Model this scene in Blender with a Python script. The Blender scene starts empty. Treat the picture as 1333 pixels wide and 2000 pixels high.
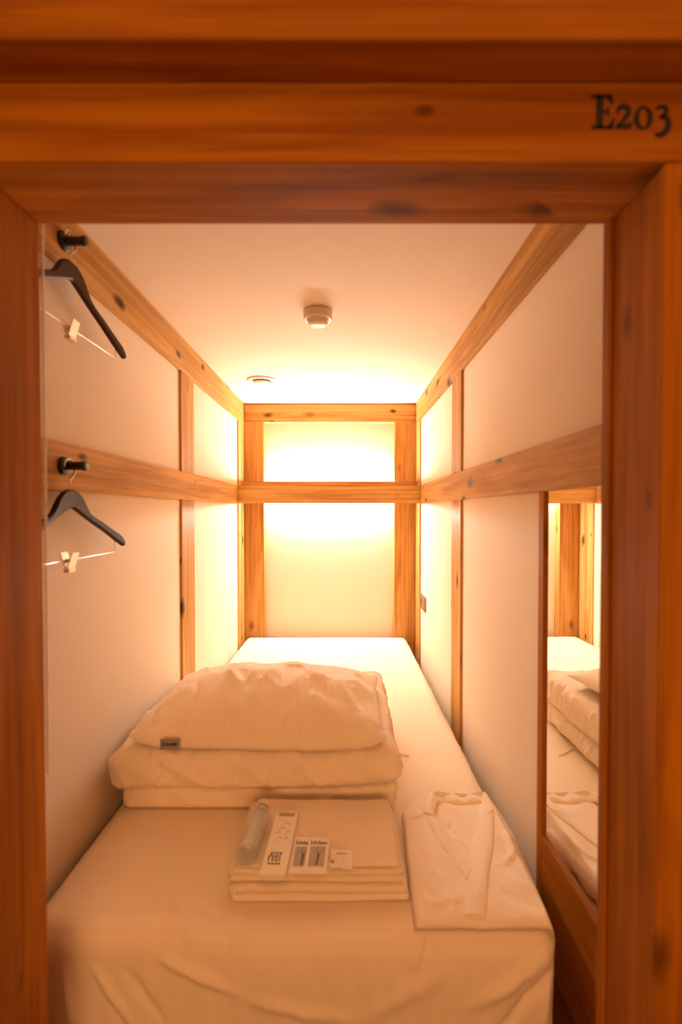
import bpy, bmesh, math, random
from mathutils import Vector, Matrix, noise
random.seed(7)
sc = bpy.context.scene
PI = math.pi
TILT = math.radians(1.0)
F = 903.0; CZ = 1.27                      # focal length in px of a 2000 px tall frame, eye height
def P(px, py, Y):                         # point of the place seen at a photo pixel, at depth Y
    t = math.tan(math.atan((998+F*math.tan(TILT)-py)/F)-TILT)
    return Vector(((px-672)*Y*(math.cos(TILT)-t*math.sin(TILT))/F, Y, CZ+Y*t))
def G0(px, py, z):                        # the same on the level plane at height z
    t = math.tan(math.atan((998+F*math.tan(TILT)-py)/F)-TILT)
    return P(px, py, (z-CZ)/t)

# ------------------------------------------------------------------ camera
cam_d = bpy.data.cameras.new('camera'); cam = bpy.data.objects.new('camera', cam_d)
sc.collection.objects.link(cam); sc.camera = cam
cam_d.sensor_fit = 'VERTICAL'; cam_d.sensor_height = 36; cam_d.sensor_width = 24
cam_d.lens = F*36/2000
PITCH = TILT
cam.location = (0, 0, CZ); cam.rotation_euler = (PI/2-PITCH, 0, 0)
cam_d.shift_x = -0.00275; cam_d.shift_y = (F*math.tan(PITCH)-2)/2000
cam_d.clip_start = 0.02; cam_d.clip_end = 50
cam_d.dof.use_dof = True; cam_d.dof.focus_distance = 2.3; cam_d.dof.aperture_fstop = 2.2

# ------------------------------------------------------------------ world, exposure, lamps
w = bpy.data.worlds.new('world'); sc.world = w; w.use_nodes = True
w.node_tree.nodes['Background'].inputs[0].default_value = (1, .5, .2, 1)
w.node_tree.nodes['Background'].inputs[1].default_value = 0.01
sc.view_settings.view_transform = 'Standard'; sc.view_settings.look = 'None'
sc.view_settings.gamma = 1; sc.view_settings.use_curve_mapping = False
EXPOSURE = 0.0
sc.view_settings.exposure = EXPOSURE
LED_COL = (1.0, 0.96, 0.86); LED_UP = 440; LED_DOWN = 450
HALL_COL = (1.0, 0.52, 0.21); HALL_W = 6.0; FILL_W = 16.0
def area_lamp(name, loc, size, watts, col, rot=(0, 0, 0)):
    d = bpy.data.lights.new(name, 'AREA'); d.shape = 'RECTANGLE'; d.size, d.size_y = size
    d.energy = watts; d.color = col
    o = bpy.data.objects.new(name, d); o.location = loc; o.rotation_euler = rot
    sc.collection.objects.link(o); return o
area_lamp('hallway_lamp_light', (0.1, -0.62, 2.335), (0.5, 0.5), HALL_W, HALL_COL)
area_lamp('hall_fill_light', (0.0, -1.235, 1.25), (0.80, 0.5), FILL_W, HALL_COL, (PI/2, 0, 0))  # added frontal fill for the bed front, out of view in the hallway

# ------------------------------------------------------------------ materials
def nt(name):
    m = bpy.data.materials.new(name); m.use_nodes = True
    n = m.node_tree; b = n.nodes['Principled BSDF']; return m, n, b
def plain(name, col, rough=.6, metal=0, spec=.5):
    m, n, b = nt(name)
    b.inputs['Base Color'].default_value = (*col, 1); b.inputs['Roughness'].default_value = rough
    b.inputs['Metallic'].default_value = metal; b.inputs['Specular IOR Level'].default_value = spec
    return m
def wood(name, light, mid, dark, rough=.5, knots=1.0, lam=9.0):
    m, n, b = nt(name); N = n.nodes; L = n.links
    tc = N.new('ShaderNodeTexCoord'); oi = N.new('ShaderNodeObjectInfo')
    off = N.new('ShaderNodeVectorMath'); off.operation = 'SCALE'; off.inputs[0].default_value = (13.1, 7.7, 5.3)
    L.new(oi.outputs['Random'], off.inputs['Scale'])
    add = N.new('ShaderNodeVectorMath'); add.operation = 'ADD'
    L.new(tc.outputs['Object'], add.inputs[0]); L.new(off.outputs[0], add.inputs[1])
    def mapped(scale):
        mp = N.new('ShaderNodeMapping'); mp.inputs['Scale'].default_value = scale
        L.new(add.outputs[0], mp.inputs[0]); return mp.outputs[0]
    # knots: stretched cells, only some hold a knot
    vo = N.new('ShaderNodeTexVoronoi'); vo.inputs['Scale'].default_value = 1; vo.inputs['Randomness'].default_value = 1
    ns = N.new('ShaderNodeTexNoise'); ns.inputs['Scale'].default_value = 9; ns.inputs['Detail'].default_value = 3
    L.new(mapped((1, 1, 1)), ns.inputs[0])
    dis = N.new('ShaderNodeVectorMath'); dis.operation = 'MULTIPLY_ADD'; dis.inputs[1].default_value = (.35, .35, .35)
    L.new(ns.outputs['Color'], dis.inputs[0]); L.new(mapped((7, 15, 15)), dis.inputs[2])
    L.new(dis.outputs[0], vo.inputs['Vector'])
    kr = N.new('ShaderNodeValToRGB'); kr.color_ramp.elements[0].position = .09; kr.color_ramp.elements[1].position = .27
    kr.color_ramp.elements[0].color = (1, 1, 1, 1); kr.color_ramp.elements[1].color = (0, 0, 0, 1)
    sep = N.new('ShaderNodeSeparateColor'); L.new(vo.outputs['Color'], sep.inputs[0])
    sz = N.new('ShaderNodeMapRange'); sz.inputs[3].default_value = .65; sz.inputs[4].default_value = 2.4; L.new(sep.outputs[1], sz.inputs[0])
    dm = N.new('ShaderNodeMath'); dm.operation = 'MULTIPLY'; L.new(vo.outputs['Distance'], dm.inputs[0]); L.new(sz.outputs[0], dm.inputs[1])
    L.new(dm.outputs[0], kr.inputs[0])
    gt = N.new('ShaderNodeMath'); gt.operation = 'GREATER_THAN'; gt.inputs[1].default_value = .42
    L.new(sep.outputs[0], gt.inputs[0])
    km = N.new('ShaderNodeMath'); km.operation = 'MULTIPLY'; L.new(kr.outputs[0], km.inputs[0]); L.new(gt.outputs[0], km.inputs[1])
    kk = N.new('ShaderNodeMath'); kk.operation = 'MULTIPLY'; kk.inputs[1].default_value = knots; L.new(km.outputs[0], kk.inputs[0])
    # grain
    g1 = N.new('ShaderNodeTexNoise'); g1.inputs['Scale'].default_value = 1; g1.inputs['Detail'].default_value = 6; g1.inputs['Distortion'].default_value = .6
    L.new(mapped((2.2, 75, 75)), g1.inputs[0])
    g2 = N.new('ShaderNodeTexNoise'); g2.inputs['Scale'].default_value = 1; g2.inputs['Detail'].default_value = 2; g2.inputs['Distortion'].default_value = 1.2
    L.new(mapped((1.6, 17, 17)), g2.inputs[0])
    mx = N.new('ShaderNodeMix'); mx.data_type = 'FLOAT'; mx.inputs[0].default_value = .5
    L.new(g1.outputs[0], mx.inputs[2]); L.new(g2.outputs[0], mx.inputs[3])
    cr = N.new('ShaderNodeValToRGB'); e = cr.color_ramp.elements
    e[0].position = .36; e[0].color = (*mid, 1); e[1].position = .60; e[1].color = (*light, 1)
    L.new(mx.outputs[0], cr.inputs[0])
    mk = N.new('ShaderNodeMix'); mk.data_type = 'RGBA'; mk.inputs[7].default_value = (*dark, 1)
    L.new(kk.outputs[0], mk.inputs[0]); L.new(cr.outputs[0], mk.inputs[6])
    # glued laminate strips: cell-wise tint
    lv = N.new('ShaderNodeTexWhiteNoise'); lv.noise_dimensions = '2D'
    fl = N.new('ShaderNodeVectorMath'); fl.operation = 'FLOOR'; L.new(mapped((1.1, 26, 26)), fl.inputs[0])
    sx = N.new('ShaderNodeSeparateXYZ'); L.new(fl.outputs[0], sx.inputs[0])
    cx = N.new('ShaderNodeCombineXYZ'); L.new(sx.outputs[1], cx.inputs[0]); L.new(sx.outputs[2], cx.inputs[1])
    L.new(cx.outputs[0], lv.inputs[0])
    mr = N.new('ShaderNodeMapRange'); mr.inputs[3].default_value = .84; mr.inputs[4].default_value = 1.08
    L.new(lv.outputs[0], mr.inputs[0])
    ml = N.new('ShaderNodeVectorMath'); ml.operation = 'SCALE'; L.new(mk.outputs[2], ml.inputs[0]); L.new(mr.outputs[0], ml.inputs['Scale'])
    L.new(ml.outputs[0], b.inputs['Base Color'])
    b.inputs['Roughness'].default_value = rough; b.inputs['Specular IOR Level'].default_value = .12
    bp = N.new('ShaderNodeBump'); bp.inputs['Strength'].default_value = .12; bp.inputs['Distance'].default_value = .002
    L.new(g1.outputs[0], bp.inputs['Height']); L.new(bp.outputs[0], b.inputs['Normal'])
    return m
PINE = wood('pine', (.65, .345, .108), (.41, .175, .038), (.07, .020, .004))
PINE_FRONT = wood('pine_door_frame', (.45, .145, .006), (.26, .070, .002), (.065, .014, .001), rough=.6, knots=.75)
def wall_mat(name, col, amt=.04):
    m, n, b = nt(name); N = n.nodes; L = n.links
    tc = N.new('ShaderNodeTexCoord')
    ns = N.new('ShaderNodeTexNoise'); ns.inputs['Scale'].default_value = 3.5; ns.inputs['Detail'].default_value = 8
    L.new(tc.outputs['Object'], ns.inputs[0])
    cr = N.new('ShaderNodeValToRGB'); e = cr.color_ramp.elements
    e[0].position = .3; e[0].color = (*[c*(1-amt) for c in col], 1); e[1].position = .7; e[1].color = (*col, 1)
    L.new(ns.outputs[0], cr.inputs[0]); L.new(cr.outputs[0], b.inputs['Base Color'])
    n2 = N.new('ShaderNodeTexNoise'); n2.inputs['Scale'].default_value = 160; L.new(tc.outputs['Object'], n2.inputs[0])
    bp = N.new('ShaderNodeBump'); bp.inputs['Strength'].default_value = .05; bp.inputs['Distance'].default_value = .001
    L.new(n2.outputs[0], bp.inputs['Height']); L.new(bp.outputs[0], b.inputs['Normal'])
    b.inputs['Roughness'].default_value = .75; b.inputs['Specular IOR Level'].default_value = .2
    return m
WALL = wall_mat('cream_panel', (.93, .75, .58))
CEIL = wall_mat('cream_ceiling', (.93, .75, .58), .03)
def fabric(name, col, scale=500, stripes=False, strength=.15, dist=.0006, wrinkle=0):
    m, n, b = nt(name); N = n.nodes; L = n.links
    tc = N.new('ShaderNodeTexCoord')
    ns = N.new('ShaderNodeTexNoise'); ns.inputs['Scale'].default_value = scale; ns.inputs['Detail'].default_value = 2
    L.new(tc.outputs['Object'], ns.inputs[0])
    h = ns.outputs[0]
    if stripes:
        wv = N.new('ShaderNodeTexWave'); wv.bands_direction = 'Y'; wv.inputs['Scale'].default_value = 22
        wv.inputs['Distortion'].default_value = .3; L.new(tc.outputs['Object'], wv.inputs[0])
        wr = N.new('ShaderNodeMapRange'); wr.inputs[1].default_value = .45; wr.inputs[2].default_value = .55
        L.new(wv.outputs[1], wr.inputs[0])
        ad = N.new('ShaderNodeMath'); ad.operation = 'MULTIPLY_ADD'; ad.inputs[1].default_value = .3
        L.new(wr.outputs[0], ad.inputs[0]); L.new(h, ad.inputs[2]); h = ad.outputs[0]
        mc = N.new('ShaderNodeMix'); mc.data_type = 'RGBA'
        mc.inputs[6].default_value = (*[c*.98 for c in col], 1); mc.inputs[7].default_value = (*col, 1)
        L.new(wr.outputs[0], mc.inputs[0]); L.new(mc.outputs[2], b.inputs['Base Color'])
    else:
        b.inputs['Base Color'].default_value = (*col, 1)
    bp = N.new('ShaderNodeBump'); bp.inputs['Strength'].default_value = strength; bp.inputs['Distance'].default_value = dist
    L.new(h, bp.inputs['Height']); last = bp
    if wrinkle:
        mp = N.new('ShaderNodeMapping'); mp.inputs['Scale'].default_value = (10, 5, 5); mp.inputs['Rotation'].default_value = (0, .3, .25); L.new(tc.outputs['Object'], mp.inputs[0])
        n3 = N.new('ShaderNodeTexNoise'); n3.inputs['Scale'].default_value = 1.6; n3.inputs['Detail'].default_value = 3; n3.inputs['Distortion'].default_value = 1.4
        L.new(mp.outputs[0], n3.inputs[0])
        b3 = N.new('ShaderNodeBump'); b3.inputs['Strength'].default_value = 1; b3.inputs['Distance'].default_value = wrinkle
        L.new(n3.outputs[0], b3.inputs['Height']); L.new(bp.outputs[0], b3.inputs['Normal']); last = b3
    L.new(last.outputs[0], b.inputs['Normal'])
    b.inputs['Roughness'].default_value = .85; b.inputs['Specular IOR Level'].default_value = .15
    b.inputs['Sheen Weight'].default_value = .05
    return m
LINEN = (.92, .735, .55)
SHEET = fabric('striped_bed_sheet', LINEN, stripes=True)
COTTON = fabric('white_cotton', LINEN, wrinkle=.010)
TERRY = fabric('terry_towel', LINEN, scale=260, strength=.8, dist=.003)
SHIRT = fabric('pyjama_cotton', (.93, .75, .58), scale=700, wrinkle=.006)
BLACK = plain('black_metal', (.012, .008, .006), .4)
INK = plain('black_ink', (.012, .006, .004), .6)
CHROME = plain('chrome', (.85, .8, .75), .18, 1)
HANGERWOOD = wood('dark_hanger_wood', (.060, .018, .006), (.038, .011, .003), (.02, .008, .004), rough=.4, knots=0)
PLASTIC = plain('white_plastic', (.80, .66, .52), .4)
PLASTIC_DK = plain('plastic_slot', (.05, .03, .02), .6)
BEAD = plain('white_bead', (.96, .88, .76), .3)
PAPER = plain('white_paper', (.90, .76, .60), .5)
TAGGREY = plain('grey_tag', (.30, .24, .20), .7)
PICTURE = plain('picture_print', (.40, .30, .24), .45)
OUTLET = plain('bronze_plate', (.30, .19, .12), .35, .3)
DARK = plain('dark_void', (.03, .015, .008), .9)
FLOORM = wood('dark_floor_boards', (.30, .16, .07), (.20, .10, .04), (.08, .03, .01), knots=.5)
m, n, b = nt('mirror_glass'); b.inputs['Base Color'].default_value = (.93, .93, .90, 1); b.inputs['Metallic'].default_value = 1; b.inputs['Roughness'].default_value = .01
MIRROR = m
m, n, b = nt('clear_bottle'); b.inputs['Base Color'].default_value = (1, .98, .94, 1); b.inputs['Roughness'].default_value = .08
b.inputs['Transmission Weight'].default_value = .72; b.inputs['IOR'].default_value = 1.40; b.inputs['Specular IOR Level'].default_value = .9; b.inputs['Coat Weight'].default_value = .6; b.inputs['Coat Roughness'].default_value = .08
PET = m
def emis(name, col, s):
    m = bpy.data.materials.new(name); m.use_nodes = True; n = m.node_tree; n.nodes.clear()
    e = n.nodes.new('ShaderNodeEmission'); o = n.nodes.new('ShaderNodeOutputMaterial')
    e.inputs[0].default_value = (*col, 1); e.inputs[1].default_value = s; n.links.new(e.outputs[0], o.inputs[0]); return m
LEDUP = emis('led_glow_up', LED_COL, LED_UP); LEDDN = emis('led_glow_down', LED_COL, LED_DOWN)
HALLGLOW = emis('hall_light_glow', HALL_COL, 2)

# ------------------------------------------------------------------ mesh helpers
def link(name, bm, mat, parent=None, smooth=False, loc=None, rot=None):
    me = bpy.data.meshes.new(name); bmesh.ops.recalc_face_normals(bm, faces=bm.faces[:]); bm.to_mesh(me); bm.free()
    me.materials.append(mat)
    if smooth:
        for p in me.polygons: p.use_smooth = True
    o = bpy.data.objects.new(name, me); sc.collection.objects.link(o)
    if parent: o.parent = parent
    if loc is not None: o.location = loc
    if rot is not None: o.rotation_euler = rot
    return o
def empty(name, loc, rot=(0, 0, 0)):
    o = bpy.data.objects.new(name, None); o.location = loc; o.rotation_euler = rot; o.empty_display_size = .05
    sc.collection.objects.link(o); return o
def tag(o, label, cat, group=None, kind=None):
    o['label'] = label; o['category'] = cat
    if group: o['group'] = group
    if kind: o['kind'] = kind
    return o
def bbox(bm, c, s, bevel=0, seg=2):
    r = bmesh.ops.create_cube(bm, size=1, matrix=Matrix.Translation(c) @ Matrix.Diagonal((*s, 1)))
    if bevel:
        es = list({e for v in r['verts'] for e in v.link_edges})
        bmesh.ops.bevel(bm, geom=es, offset=bevel, segments=seg, affect='EDGES', profile=.5)
    return bm
def box_obj(name, lo, hi, mat, parent=None, bevel=.0, axis=None, **k):
    """box between two corners; its local X runs along its longest side so the grain follows"""
    lo = Vector(lo); hi = Vector(hi); c = (lo+hi)/2; s = hi-lo
    a = axis if axis is not None else max(range(3), key=lambda i: s[i])
    bm = bmesh.new()
    if a == 0: dims, rot = (s.x, s.y, s.z), (0, 0, 0)
    elif a == 1: dims, rot = (s.y, s.x, s.z), (0, 0, PI/2)
    else: dims, rot = (s.z, s.y, s.x), (0, PI/2, 0)
    bbox(bm, (0, 0, 0), dims, bevel)
    if parent is not None: c = parent.matrix_world.inverted() @ c if False else c - parent.location
    return link(name, bm, mat, parent, loc=c, rot=rot, **k)
def struct(o, label=None):
    o['kind'] = 'structure'
    if label: o['label'] = label
    return o
TR = [0]
def trim(lo, hi, mat=None, bevel=.0015):
    TR[0] += 1
    return struct(box_obj('trim_%d' % TR[0], lo, hi, mat or PINE, bevel=bevel))
def lathe(bm, prof, seg=32, mat=Matrix.Identity(4), close=True):
    rings = []
    for r, z in prof:
        if r < 1e-6: rings.append([bm.verts.new(mat @ Vector((0, 0, z)))])
        else: rings.append([bm.verts.new(mat @ Vector((r*math.cos(2*PI*i/seg), r*math.sin(2*PI*i/seg), z))) for i in range(seg)])
    for a, c in zip(rings, rings[1:]):
        for i in range(seg):
            j = (i+1) % seg
            if len(a) == 1 and len(c) == 1: continue
            if len(a) == 1: bm.faces.new((a[0], c[i], c[j]))
            elif len(c) == 1: bm.faces.new((a[i], a[j], c[0]))
            else: bm.faces.new((a[i], a[j], c[j], c[i]))
    return bm
def tube(bm, pts, r, seg=10, caps=True):
    pts = [Vector(p) for p in pts]; rings = []; up = None
    for i, p in enumerate(pts):
        t = (pts[min(i+1, len(pts)-1)]-pts[max(i-1, 0)]).normalized()
        if up is None: up = t.orthogonal().normalized()
        up = (up - t*up.dot(t)).normalized(); s = t.cross(up)
        rings.append([bm.verts.new(p+(up*math.cos(2*PI*k/seg)+s*math.sin(2*PI*k/seg))*r) for k in range(seg)])
    for a, c in zip(rings, rings[1:]):
        for k in range(seg): bm.faces.new((a[k], a[(k+1) % seg], c[(k+1) % seg], c[k]))
    if caps: bm.faces.new(rings[0][::-1]); bm.faces.new(rings[-1])
    return bm
def smooth_path(pts, n=8):
    pts = [Vector(p) for p in pts]; out = []
    for i in range(len(pts)-1):
        p0 = pts[max(i-1, 0)]; p1 = pts[i]; p2 = pts[i+1]; p3 = pts[min(i+2, len(pts)-1)]
        for k in range(n):
            t = k/n
            out.append(.5*((2*p1)+(p2-p0)*t+(2*p0-5*p1+4*p2-p3)*t*t+(3*p1-p0-3*p2+p3)*t**3))
    out.append(pts[-1]); return out
def crease(x, y, seg):                    # a soft ridge (or, with negative height, a valley) along a segment
    x0, y0, x1, y1, wd, amp = seg
    dx, dy = x1-x0, y1-y0; L2 = dx*dx+dy*dy
    t = max(0, min(1, ((x-x0)*dx+(y-y0)*dy)/L2))
    d2 = (x-x0-t*dx)**2+(y-y0-t*dy)**2
    fade = math.sin(PI*max(.0, min(1, t)))**.7 if 0 < t < 1 else 0
    return amp*math.exp(-d2/(wd*wd))*fade
def ridg(v, s=1.0): return (1-abs(noise.noise(v*s))*2)**3
def grid_box(half, nx, ny, nz, r, fn):
    """rounded box made of a fine grid; fn(point, normal) may move each point"""
    bm = bmesh.new(); hx, hy, hz = half; vs = {}
    def vert(i, j, k):
        key = (i, j, k)
        if key not in vs:
            p = Vector((-hx+2*hx*i/nx, -hy+2*hy*j/ny, -hz+2*hz*k/nz))
            q = Vector((max(-hx+r, min(hx-r, p.x)), max(-hy+r, min(hy-r, p.y)), max(-hz+r, min(hz-r, p.z))))
            d = p-q
            nrm = d.normalized() if d.length > 1e-9 else Vector((0, 0, 1))
            vs[key] = bm.verts.new(fn(q+nrm*r, nrm))
        return vs[key]
    def face(a, b_, c, d): bm.faces.new((vert(*a), vert(*b_), vert(*c), vert(*d)))
    for i in range(nx):
        for j in range(ny):
            face((i, j, 0), (i, j+1, 0), (i+1, j+1, 0), (i+1, j, 0)); face((i, j, nz), (i+1, j, nz), (i+1, j+1, nz), (i, j+1, nz))
        for k in range(nz):
            face((i, 0, k), (i+1, 0, k), (i+1, 0, k+1), (i, 0, k+1)); face((i, ny, k), (i, ny, k+1), (i+1, ny, k+1), (i+1, ny, k))
    for j in range(ny):
        for k in range(nz):
            face((0, j, k), (0, j, k+1), (0, j+1, k+1), (0, j+1, k)); face((nx, j, k), (nx, j+1, k), (nx, j+1, k+1), (nx, j, k+1))
    return bm
def prism(bm, outline, th, M=Matrix.Identity(4)):
    """outline in XY extruded by th along +Z"""
    a = [bm.verts.new(M @ Vector((x, y, 0))) for x, y in outline]
    c = [bm.verts.new(M @ Vector((x, y, th))) for x, y in outline]
    n_ = len(a); bm.faces.new(a[::-1]); bm.faces.new(c)
    for i in range(n_): bm.faces.new((a[i], a[(i+1) % n_], c[(i+1) % n_], c[i]))
    return bm
def stroke(bm, pts, widths, th, M=Matrix.Identity(4)):
    """a flat pen stroke of varying width, as a thin solid"""
    pts = [Vector((*p, 0)) for p in pts]; top = []; bot = []
    for i, p in enumerate(pts):
        t = (pts[min(i+1, len(pts)-1)]-pts[max(i-1, 0)]).normalized(); s = Vector((-t.y, t.x, 0))
        h = widths[i]/2; top.append(p+s*h); bot.append(p-s*h)
    for i in range(len(pts)-1):
        prism(bm, [(v.x, v.y) for v in (bot[i], bot[i+1], top[i+1], top[i])], th, M)
def text_mesh(name, body, size, mat, parent, M, depth=.0003, bold=0):
    c = bpy.data.curves.new(name, 'FONT'); c.body = body; c.size = size; c.extrude = depth; c.offset = bold
    c.align_x = 'CENTER'; c.align_y = 'CENTER'
    t = bpy.data.objects.new(name, c); sc.collection.objects.link(t)
    dg = bpy.context.evaluated_depsgraph_get(); me = bpy.data.meshes.new_from_object(t.evaluated_get(dg))
    bpy.data.objects.remove(t); me.transform(M); me.name = name
    me.materials.clear(); me.materials.append(mat)
    o = bpy.data.objects.new(name, me); sc.collection.objects.link(o); o.parent = parent; return o

# ------------------------------------------------------------------ the room (x right, y into the pod, z up)
XL, XR = -.610, .440                      # faces of the side beams
YB, YD, YN = 2.84, .70, .574              # back posts; inner and outer face of the door wall
ZC = 1.927; REC = .009                    # ceiling; panels sit this far behind the beams
PW = .03
struct(box_obj('floor', (-3.2, -2.0, -.05), (3.2, 3.1, 0), FLOORM, axis=1), 'dark wooden boards under the bed and hallway')
struct(box_obj('ceiling', (XL-.1, YD-.02, ZC), (XR+.1, 3.0, ZC+.05), CEIL), 'smooth cream ceiling of the sleeping cabin')
struct(box_obj('wall_left', (XL-REC-.05, YN+.02, 0), (XL-REC, 3.0, ZC), WALL), 'cream left wall panels between pine beams')
struct(box_obj('wall_right', (XR+REC, YN+.02, 0), (XR+REC+.05, 3.0, ZC), WALL), 'cream right wall panels between pine beams')
struct(box_obj('wall_back', (XL-REC, 2.905, 0), (XR+REC, 2.95, ZC), WALL), 'cream back wall panel behind the bed')
# side beams, rails and posts
for xa, xb in ((XL-REC-.001, XL), (XR, XR+REC+.001)):
    trim((xa, YD, 1.798), (xb, YB, ZC))                       # top beam
    trim((xa, YD, 1.313), (xb, 2.655, 1.419))                 # middle rail
    trim((xa, 1.742, 1.419), (xb, 1.888, 1.798))              # posts above / below the rail
    trim((xa, 1.742, 0), (xb, 1.888, 1.313))
    trim((xa, 2.685, 0), (xb, YB, 1.798))                     # corner post
# back frame
trim((XL, YB, 1.815), (XR, 2.905, ZC))
trim((XL, YB, 0), (-.491, 2.905, 1.815)); trim((.311, YB, 0), (XR, 2.905, 1.815))

# ------------------------------------------------------------------ door frame (nearest thing, out of focus)
DL, DR, DT = -.455, .3945, 1.698
HB = 1.792
struct(box_obj('door_1', (DL, YN, DT), (DR, YD, HB), PINE_FRONT, bevel=.003)) if False else None
trim((-1.6, YN, DT), (1.6, YD, ZC), PINE_FRONT, .004)            # lintel
trim((-1.6, .52, HB), (1.6, YN, 2.42), PINE_FRONT, .003)            # header board standing proud of it
trim((DL-.16, YN, 0), (DL, YD, DT), PINE_FRONT, .004)                 # left jamb
trim((DR, YN, 0), (DR+.16, YD, DT), PINE_FRONT, .004)                 # right jamb
trim((DR-.0055, YD-.016, 0), (DR, YD, DT), PINE_FRONT, .001)          # thin stop on the right jamb
struct(box_obj('wall_front', (-2.6, YN+.01, 0), (DL-.16, YD-.02, HB), WALL), 'hallway wall left of the doorway')
struct(box_obj('wall_hall_right', (DR+.16, YN+.01, 0), (2.6, YD-.02, HB), WALL), 'hallway wall right of the doorway')
# hallway behind the viewer
struct(box_obj('wall_hallway', (-2.6, -1.4, 0), (2.6, -1.35, 2.42), WALL), 'hallway wall facing the cabin door')
struct(box_obj('ceiling_hallway', (-2.6, -1.4, 2.37), (2.6, .60, 2.42), CEIL), 'cream hallway ceiling')
hl = empty('ceiling_lamp', (.1, -.62, 2.37)); tag(hl, 'square warm ceiling lamp in the hallway outside the cabin', 'lamp')
bm = bmesh.new(); bbox(bm, (0, 0, -.012), (.56, .56, .024), .004); link('housing', bm, PLASTIC, hl)
bm = bmesh.new(); bbox(bm, (0, 0, -.026), (.5, .5, .004)); link('diffuser', bm, HALLGLOW, hl)

wl = empty('hall_fill_panel', (0, -1.35, 1.25)); tag(wl, 'flat warm fill panel added in the unseen hallway opposite the cabin doorway', 'lamp')  # made-up body for the added fill light, never in view
bm = bmesh.new(); bbox(bm, (0, .045, 0), (.84, .09, .54), .008); link('housing', bm, PLASTIC, wl)
bm = bmesh.new(); bbox(bm, (0, .096, 0), (.80, .012, .5), .003); link('diffuser', bm, HALLGLOW, wl)

# room number painted on the lintel
def glyph_obj(name, build, ox, oz, parent):
    bm = bmesh.new(); build(bm)
    # local x right, y up, thickness toward the viewer
    return link(name, bm, INK, parent, loc=(ox, 0, oz), rot=(PI/2, 0, 0))
PXM = YN/F
rn = empty('room_number', (P(1155, 252, YN).x, YN-.0006, P(1155, 252, YN).z)); tag(rn, 'black serif characters E203 on the pine lintel at upper right', 'sign')
H = .0405
def gE(bm):
    T = .0006
    R = lambda x0, y0, x1, y1: prism(bm, [(x0, y0), (x1, y0), (x1, y1), (x0, y1)], T)
    R(.006, 0, .0145, H); R(.000, 0, .024, .0035); R(0, H-.0035, .0235, H); R(.0145, H/2-.0018, .0205, H/2+.0018)
    prism(bm, [(.018, 0), (.0275, 0), (.0285, .013), (.0265, .013)], T); prism(bm, [(.0175, H), (.026, H), (.0262, H-.0115), (.0245, H-.0115)], T)
    prism(bm, [(.0195, H/2-.006), (.0218, H/2-.006), (.0218, H/2+.006), (.0195, H/2+.006)], T)
def g2(bm):
    pts = smooth_path([(.0015, .019, 0), (.004, .0245, 0), (.0105, .0265, 0), (.0155, .022, 0), (.0135, .0155, 0), (.007, .008, 0), (.002, .003, 0)], 5)
    wd = [.0035+.0035*math.sin(PI*min(1, i/(len(pts)-1)*1.1)) for i in range(len(pts))]
    stroke(bm, [(p.x, p.y) for p in pts], wd, .0006)
    prism(bm, [(0, 0), (.019, 0), (.0205, .009), (.0185, .009), (.0165, .006), (0, .0055)], .0006)
def g0(bm):
    pts = [(.0105+.0085*math.cos(a), .013+.0125*math.sin(a)) for a in [2*PI*i/28 for i in range(29)]]
    wd = [.0022+.0045*abs(math.cos(2*PI*i/28)) for i in range(29)]
    stroke(bm, pts, wd, .0006)
def g3(bm):
    pts = smooth_path([(.002, .0225, 0), (.006, .0262, 0), (.0125, .0255, 0), (.0145, .0205, 0), (.0115, .016, 0), (.0065, .0135, 0)], 5)
    stroke(bm, [(p.x, p.y) for p in pts], [.0028+.003*math.sin(PI*i/(len(pts)-1)) for i in range(len(pts))], .0006)
    pts = smooth_path([(.0065, .0145, 0), (.0145, .0125, 0), (.0175, .0045, 0), (.013, -.0045, 0), (.006, -.0080, 0), (.001, -.006, 0)], 5)
    stroke(bm, [(p.x, p.y) for p in pts], [.003+.0045*math.sin(PI*i/(len(pts)-1)) for i in range(len(pts))], .0006)
glyph_obj('letter', gE, 0, 0, rn); glyph_obj('digit', g2, .0300, 0, rn); glyph_obj('digit', g0, .0530, 0, rn); glyph_obj('digit', g3, .0770, 0, rn)

# ------------------------------------------------------------------ shelf with the LED strip behind it
sh = empty('wall_shelf', (0, 2.66, 1.314)); tag(sh, 'knotty pine shelf beam across the back wall hiding the glowing light strip', 'shelf')
box_obj('front_beam', (XL, 2.656, 1.314), (XR, 2.684, 1.4175), PINE, sh, .0015)
box_obj('shelf_board', (XL+.001, 2.684, 1.395), (XR-.001, 2.812, 1.4125), PINE, sh, .001)
box_obj('back_lip', (XL+.001, 2.812, 1.33), (XR-.001, 2.836, 1.4505), PINE, sh, .001)
ls = empty('light_strip', (-.09, 2.885, 1.40)); tag(ls, 'bright white light strip glowing between the back wall and the pine shelf', 'light')
bm = bmesh.new(); bbox(bm, (0, .003, -.0145), (.796, .024, .112), .001); link('housing', bm, PLASTIC, ls)
bm = bmesh.new(); bbox(bm, (0, -.002, .0480), (.79, .014, .010), .003); link('diffuser', bm, LEDUP, ls)
bm = bmesh.new(); bbox(bm, (0, -.002, -.0760), (.79, .014, .010), .003); link('diffuser', bm, LEDDN, ls)

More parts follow.
